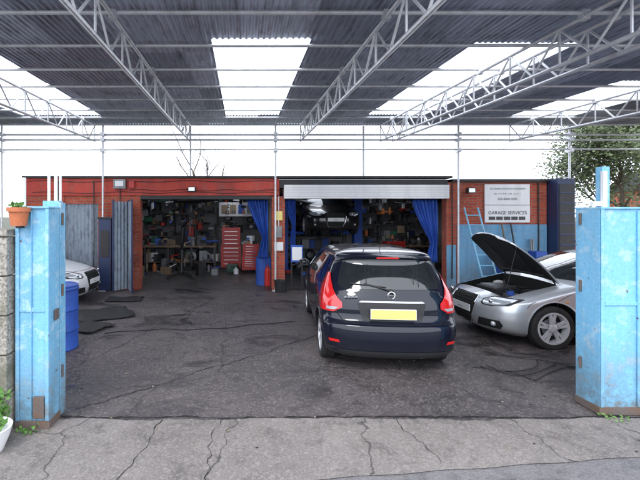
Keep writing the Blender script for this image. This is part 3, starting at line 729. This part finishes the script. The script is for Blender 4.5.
# ------------------------------------------------------------ gates
def gate(name,x0,x1,y0,y1,h):
    E=empty(name,((x0+x1)/2,y0,0))
    b=MB(); b.box(x0,x1,y0,y1,.02,h,'blue')
    b.box(x0-.01,x1+.006,y0-.012,y1+.006,.013,.09,'rustblue')
    s=x1-x0
    b.box(x0+s*.46,x0+s*.49,y0-.02,y0,.1,h-.02,'blue')
    b.box(x0,x0+.035,y0-.018,y0,.09,h,'blue'); b.box(x1-.035,x1,y0-.018,y0,.09,h,'blue')
    b.box(x0-.004,x1+.004,y0-.024,y1+.004,h,h+.02,'blue')
    for z in (1.1,): b.box(x0+.036,x1-.036,y0-.012,y0,z,z+.04,'blue')
    b.done('panel',E,bevel=.005)
    return E
E=gate('blue_steel_gate',-2.1,-1.79,3.72,3.93,2.06)
b=MB(); b.box(-1.965,-1.8,3.945,4.02,.03,2.14,'blue'); b.box(-1.81,-1.785,3.942,4.05,.03,2.12,'blue'); 
for z in (.4,1.2,1.9): b.tube((-1.776,3.96,z),(-1.776,3.96,z+.12),.012,'rustblue')
b.box(-1.785,-1.77,3.8,3.88,1.0,1.1,'rustblue')
b.box(-1.93,-1.83,3.69,3.71,.12,.32,'rustblue')
b.done('folded_leaf',E,bevel=.004)
b=MB()
for x,y,h,r in ((-2.1,3.85,2.36,.022),(-1.93,4.0,2.42,.015),(-1.86,4.0,2.4,.018),(-1.83,4.03,2.46,.014)): b.tube((x,y,1.9),(x,y,h),r,'white',8)
b.done('gate_posts',E,smooth=40)
E=gate('blue_steel_gate',3.56,4.35,3.98,4.27,2.06)
b=MB(); b.box(3.71,3.79,4.12,4.2,2.0,2.5,'blue'); b.box(3.69,3.73,4.08,4.12,2.0,2.45,'white'); b.box(3.6,3.69,4.1,4.14,2.09,2.14,'white')
for z in (.4,1.2,1.9): b.tube((3.552,4.2,z),(3.552,4.2,z+.12),.014,'rustblue')
b.done('gate_posts',E,bevel=.004)
b=MB(); b.box(4.36,9.5,4.0,4.2,0,1.95,'brick'); b.done('boundary_wall_brick')
def pebble():
    m,nt,bb=newmat('pebbledash'); c=coords(nt); v=N(nt,'ShaderNodeTexVoronoi',Scale=55); nt.links.new(c,v.inputs['Vector'])
    k=mixc(nt,ramp(nt,v.outputs['Color'],.2,.8),(.2,.18,.15),(.42,.39,.34)); k=mixc(nt,ramp(nt,noise(nt,c,2,5),.45,.7),k,(.12,.12,.08)); nt.links.new(k,bb.inputs['Base Color']); bb.inputs['Roughness'].default_value=.9; bump(nt,bb,v.outputs['Distance'],-.8,.015); return m
M['peb']=pebble()
b=MB(); 
for k in range(5): b.box(-6.5,-2.13,3.62,3.8,.01+.36*k,.36*k+.358,'peb')
b.box(-6.5,-2.12,3.6,3.82,1.81,1.87,'peb'); b.done('concrete_panel_wall',bevel=.008)
def leaves(b,c,n,rad,size,m,up=.5):
    for i in range(n):
        a=U(0,6.28); r=rad*R()**.5; p=Vector((c[0]+r*math.cos(a),c[1]+r*math.sin(a),c[2]+U(0,up)))
        d=Vector((U(-1,1),U(-1,1),U(-.2,1))).normalized()*size*U(.6,1.3); s=d.orthogonal().normalized()*size*.35
        b.add([p,p+d*.5+s,p+d,p+d*.5-s],[(0,1,2,3)],m)
b=MB(); b.lathe([(0,0),(.065,0),(.085,.13),(.1,.13),(.1,.17),(.088,.17),(.08,.14),(0,.14)],(-2.03,3.64,1.9),(0,0,1),'terra',24)
leaves(b,(-2.03,3.64,2.03),36,.06,.05,'weed',.06); b.box(-2.05,-2.01,3.62,3.7,1.88,1.9,'black'); b.done('terracotta_plant_pot',smooth=40,normals=False)
b=MB(); b.lathe([(0,0),(.12,0),(.17,.12),(.19,.2),(.17,.2),(.13,.05),(0,.17)],(-2.14,3.36,.015),(0,0,1),'white',24); leaves(b,(-2.14,3.36,.18),70,.13,.06,'weed',.06); b.done('white_planter',smooth=40,normals=False)
b=MB(); leaves(b,(-2.15,3.57,.0),190,.06,.05,'weed',.42); leaves(b,(-1.95,3.68,0),40,.1,.04,'weed',.06); b.done('weeds',normals=False)
b=MB(); leaves(b,(3.65,3.92,0),50,.12,.03,'weed',.04); leaves(b,(4.1,3.93,0),60,.2,.03,'weed',.05); b.done('weeds',normals=False)
for (x,y,m) in ((-2.76,6.0,'cobalt'),(-3.25,6.5,'navy')):
    b=MB(); 
    pr=[(0,0),(.28,0),(.29,.02)]
    for k in (0,.3,.6): pr+=[(.285,k+.03),(.285,k+.27),(.298,k+.285),(.298,k+.3)]
    pr+=[(.285,.92),(.29,.94),(.28,.95),(.27,.93),(0,.93)]
    b.lathe(pr,(x,y,.01),(0,0,1),m,32); b.done('oil_drum',smooth=30)
def warped(name,cx,cy,w,l,rot,m,z=.02):
    b=MB(); rows=[]
    for j in range(9):
        r=[]
        for i in range(9):
            x=(i/8-.5)*w*(1+.05*math.sin(j));y=(j/8-.5)*l*(1+.05*math.sin(i*1.3)); c,s=math.cos(rot),math.sin(rot); r.append((cx+x*c-y*s,cy+x*s+y*c,z+.02*abs(math.sin(i*.7+j*.5))+.03*(i in(0,8))*R()))
        rows.append(r)
    b.grid(rows,m); b.done(name,smooth=60,normals=False,solid=.008)
warped('rubber_mat',-2.75,8.0,1.0,1.0,.5,'rubber'); warped('rubber_mat',-2.75,7.1,.8,.6,-.5,'rubber'); warped('steel_sheet',-2.75,9.4,.8,.5,.1,'plastic')
b=MB()
for k in range(3): # loose hoses by the right gate
    pts=[]
    for i in range(60):
        t=i*.13+k; pts.append((3.0+.022*i+.12*math.sin(t*1.1+k)+.1*k,5.0+.12*k+.2*math.cos(t*.9),.022+.006*k)); 
    b.path(pts,.007,'rubber',5)
b.done('loose_hoses')
b=MB(); pts=[(-2.3+.06*i,6.7+.012*i+.08*math.sin(i*.16)+.03*math.sin(i*.5),.018) for i in range(56)]; b.path(pts,.007,'rubber',5); b.done('air_hose')
b=MB()
for i in range(220):
    x=U(-2.5,4);y=U(3.2,9.5);s=U(.004,.011); b.sphere((x,y,.016),s*U(.7,1.6),s,s*.5,random.choice(['grey','tan','peb','black']),6)
b.done('gravel_litter')
# ------------------------------------------------------------ trees, background
def branch(b,p,d,L,r,depth,tips):
    segs=4; q=Vector(p); d=Vector(d).normalized()
    for i in range(segs):
        nd=(d+Vector((U(-.18,.18),U(-.18,.18),U(-.05,.15)))).normalized(); e=q+nd*L/segs; r1=r*(1-.18*1); b.tube(q,e,r,'bark',6,r1); q=e; d=nd; r=r1
        if depth>0 and i>=1:
            for k in range(2):
                a=U(0,6.28); o=Vector((math.cos(a),math.sin(a),U(.2,.8))); branch(b,q,(d*.5+o*.8),L*U(.45,.7),r*.55,depth-1,tips)
    tips.append(q)
def tree(name,x,y,h,leafy,leafn=6000,ls=.16,spread=1.6,low=False):
    E=empty(name,(x,y,0)); b=MB(); tips=[]
    branch(b,(x,y,0),(0,0,1),h*.62,h*.024,3,tips); b.done('trunk_and_limbs',E,smooth=60)
    if leafy:
        if low:
            for i in range(30):
                a=U(0,6.28); r=h*.3*R()**.5; tips.append(Vector((x+r*math.cos(a),y+r*math.sin(a),U(.25,.85)*h*(1-.3*r/(h*.3)))))
        l=MB()
        for i in range(leafn):
            t=random.choice(tips); g=lambda:random.gauss(0,.32*spread/1.6)
            p=t+Vector((g(),g(),g())); d=Vector((U(-1,1),U(-1,1),U(-1,1))).normalized()*ls*U(.5,1.2); s=d.orthogonal().normalized()*ls*.4
            l.add([p,p+d*.5+s,p+d,p+d*.5-s],[(0,1,2,3)],'leaf')
        l.done('foliage',E,normals=False)
tree('bare_tree',-2.3,26,7.8,False)
tree('leafy_tree',20.3,21,7.4,True,12000,.17,2.2,True); tree('leafy_tree',21.8,25,7.8,True,11000,.19,2.4,True); tree('leafy_tree',26,24,8.6,True,8000,.2,2.2,True)
b=MB()
for i in range(60): x=8.75+i*.16; b.box(x,x+.15,13.2,13.22,0,1.75+.02*R(),'wood')
b.done('timber_fence')
b=MB(); b.box(36,43,34,40,0,4.2,'brick'); b.add([(35.8,33.8,4.2),(43.2,33.8,4.2),(43.2,40.2,4.2),(35.8,40.2,4.2),(35.8,37,6),(43.2,37,6)],[(0,1,5,4),(2,3,4,5),(1,2,5),(0,4,3)],'black')
for x in (37.2,40.4): b.box(x,x+1.2,33.95,34.02,1.8,3.2,'white'); b.box(x+.1,x+1.1,33.93,33.951,1.9,3.1,'glass')
b.done('distant_brick_house')
b=MB(); 
for i in range(3): b.box(9.0+i*.45,9.4+i*.45,11.5,11.9,.005,1.0+.1*i,random.choice(['red','orange','green'])); b.box(8.98+i*.45,9.42+i*.45,11.46,11.94,1.0+.1*i,1.06+.1*i,'black')
b.done('wheelie_bins',bevel=.01)
# ------------------------------------------------------------ light, camera
w=bpy.data.worlds.new('World'); scene.world=w; w.use_nodes=True; nt=w.node_tree
bg=nt.nodes['Background']; sky=nt.nodes.new('ShaderNodeTexSky'); sky.sky_type='NISHITA'; sky.sun_disc=False
el=math.radians(48); az=math.radians(200)
sky.sun_elevation=el; sky.sun_rotation=az; sky.dust_density=4; sky.air_density=1.2
hs=nt.nodes.new('ShaderNodeHueSaturation'); hs.inputs['Saturation'].default_value=.3; nt.links.new(sky.outputs[0],hs.inputs['Color'])
cl=mixc(nt,.8,hs.outputs[0],(20.5,22,24.8)); nt.links.new(cl,bg.inputs[0]); bg.inputs[1].default_value=.15
sd=bpy.data.lights.new('Sun','SUN'); sd.energy=1.2; sd.angle=math.radians(15); sd.color=(1,.97,.93)
so=bpy.data.objects.new('Sun',sd); COL.objects.link(so)
dirv=Vector((math.sin(az)*math.cos(el),math.cos(az)*math.cos(el),math.sin(el)))
so.rotation_euler=dirv.to_track_quat('Z','Y').to_euler(); so.location=dirv*30
cd=bpy.data.cameras.new('Camera'); cam=bpy.data.objects.new('Camera',cd); COL.objects.link(cam)
cam.location=(0,0,2); cam.rotation_euler=(math.pi/2,0,0); cd.sensor_width=36; cd.lens=22.5; cd.shift_x=.122; cd.shift_y=-.039; cd.clip_end=1500; cd.clip_start=.05
scene.camera=cam
scene.view_settings.view_transform='Standard'; scene.view_settings.look='None'; scene.view_settings.exposure=0
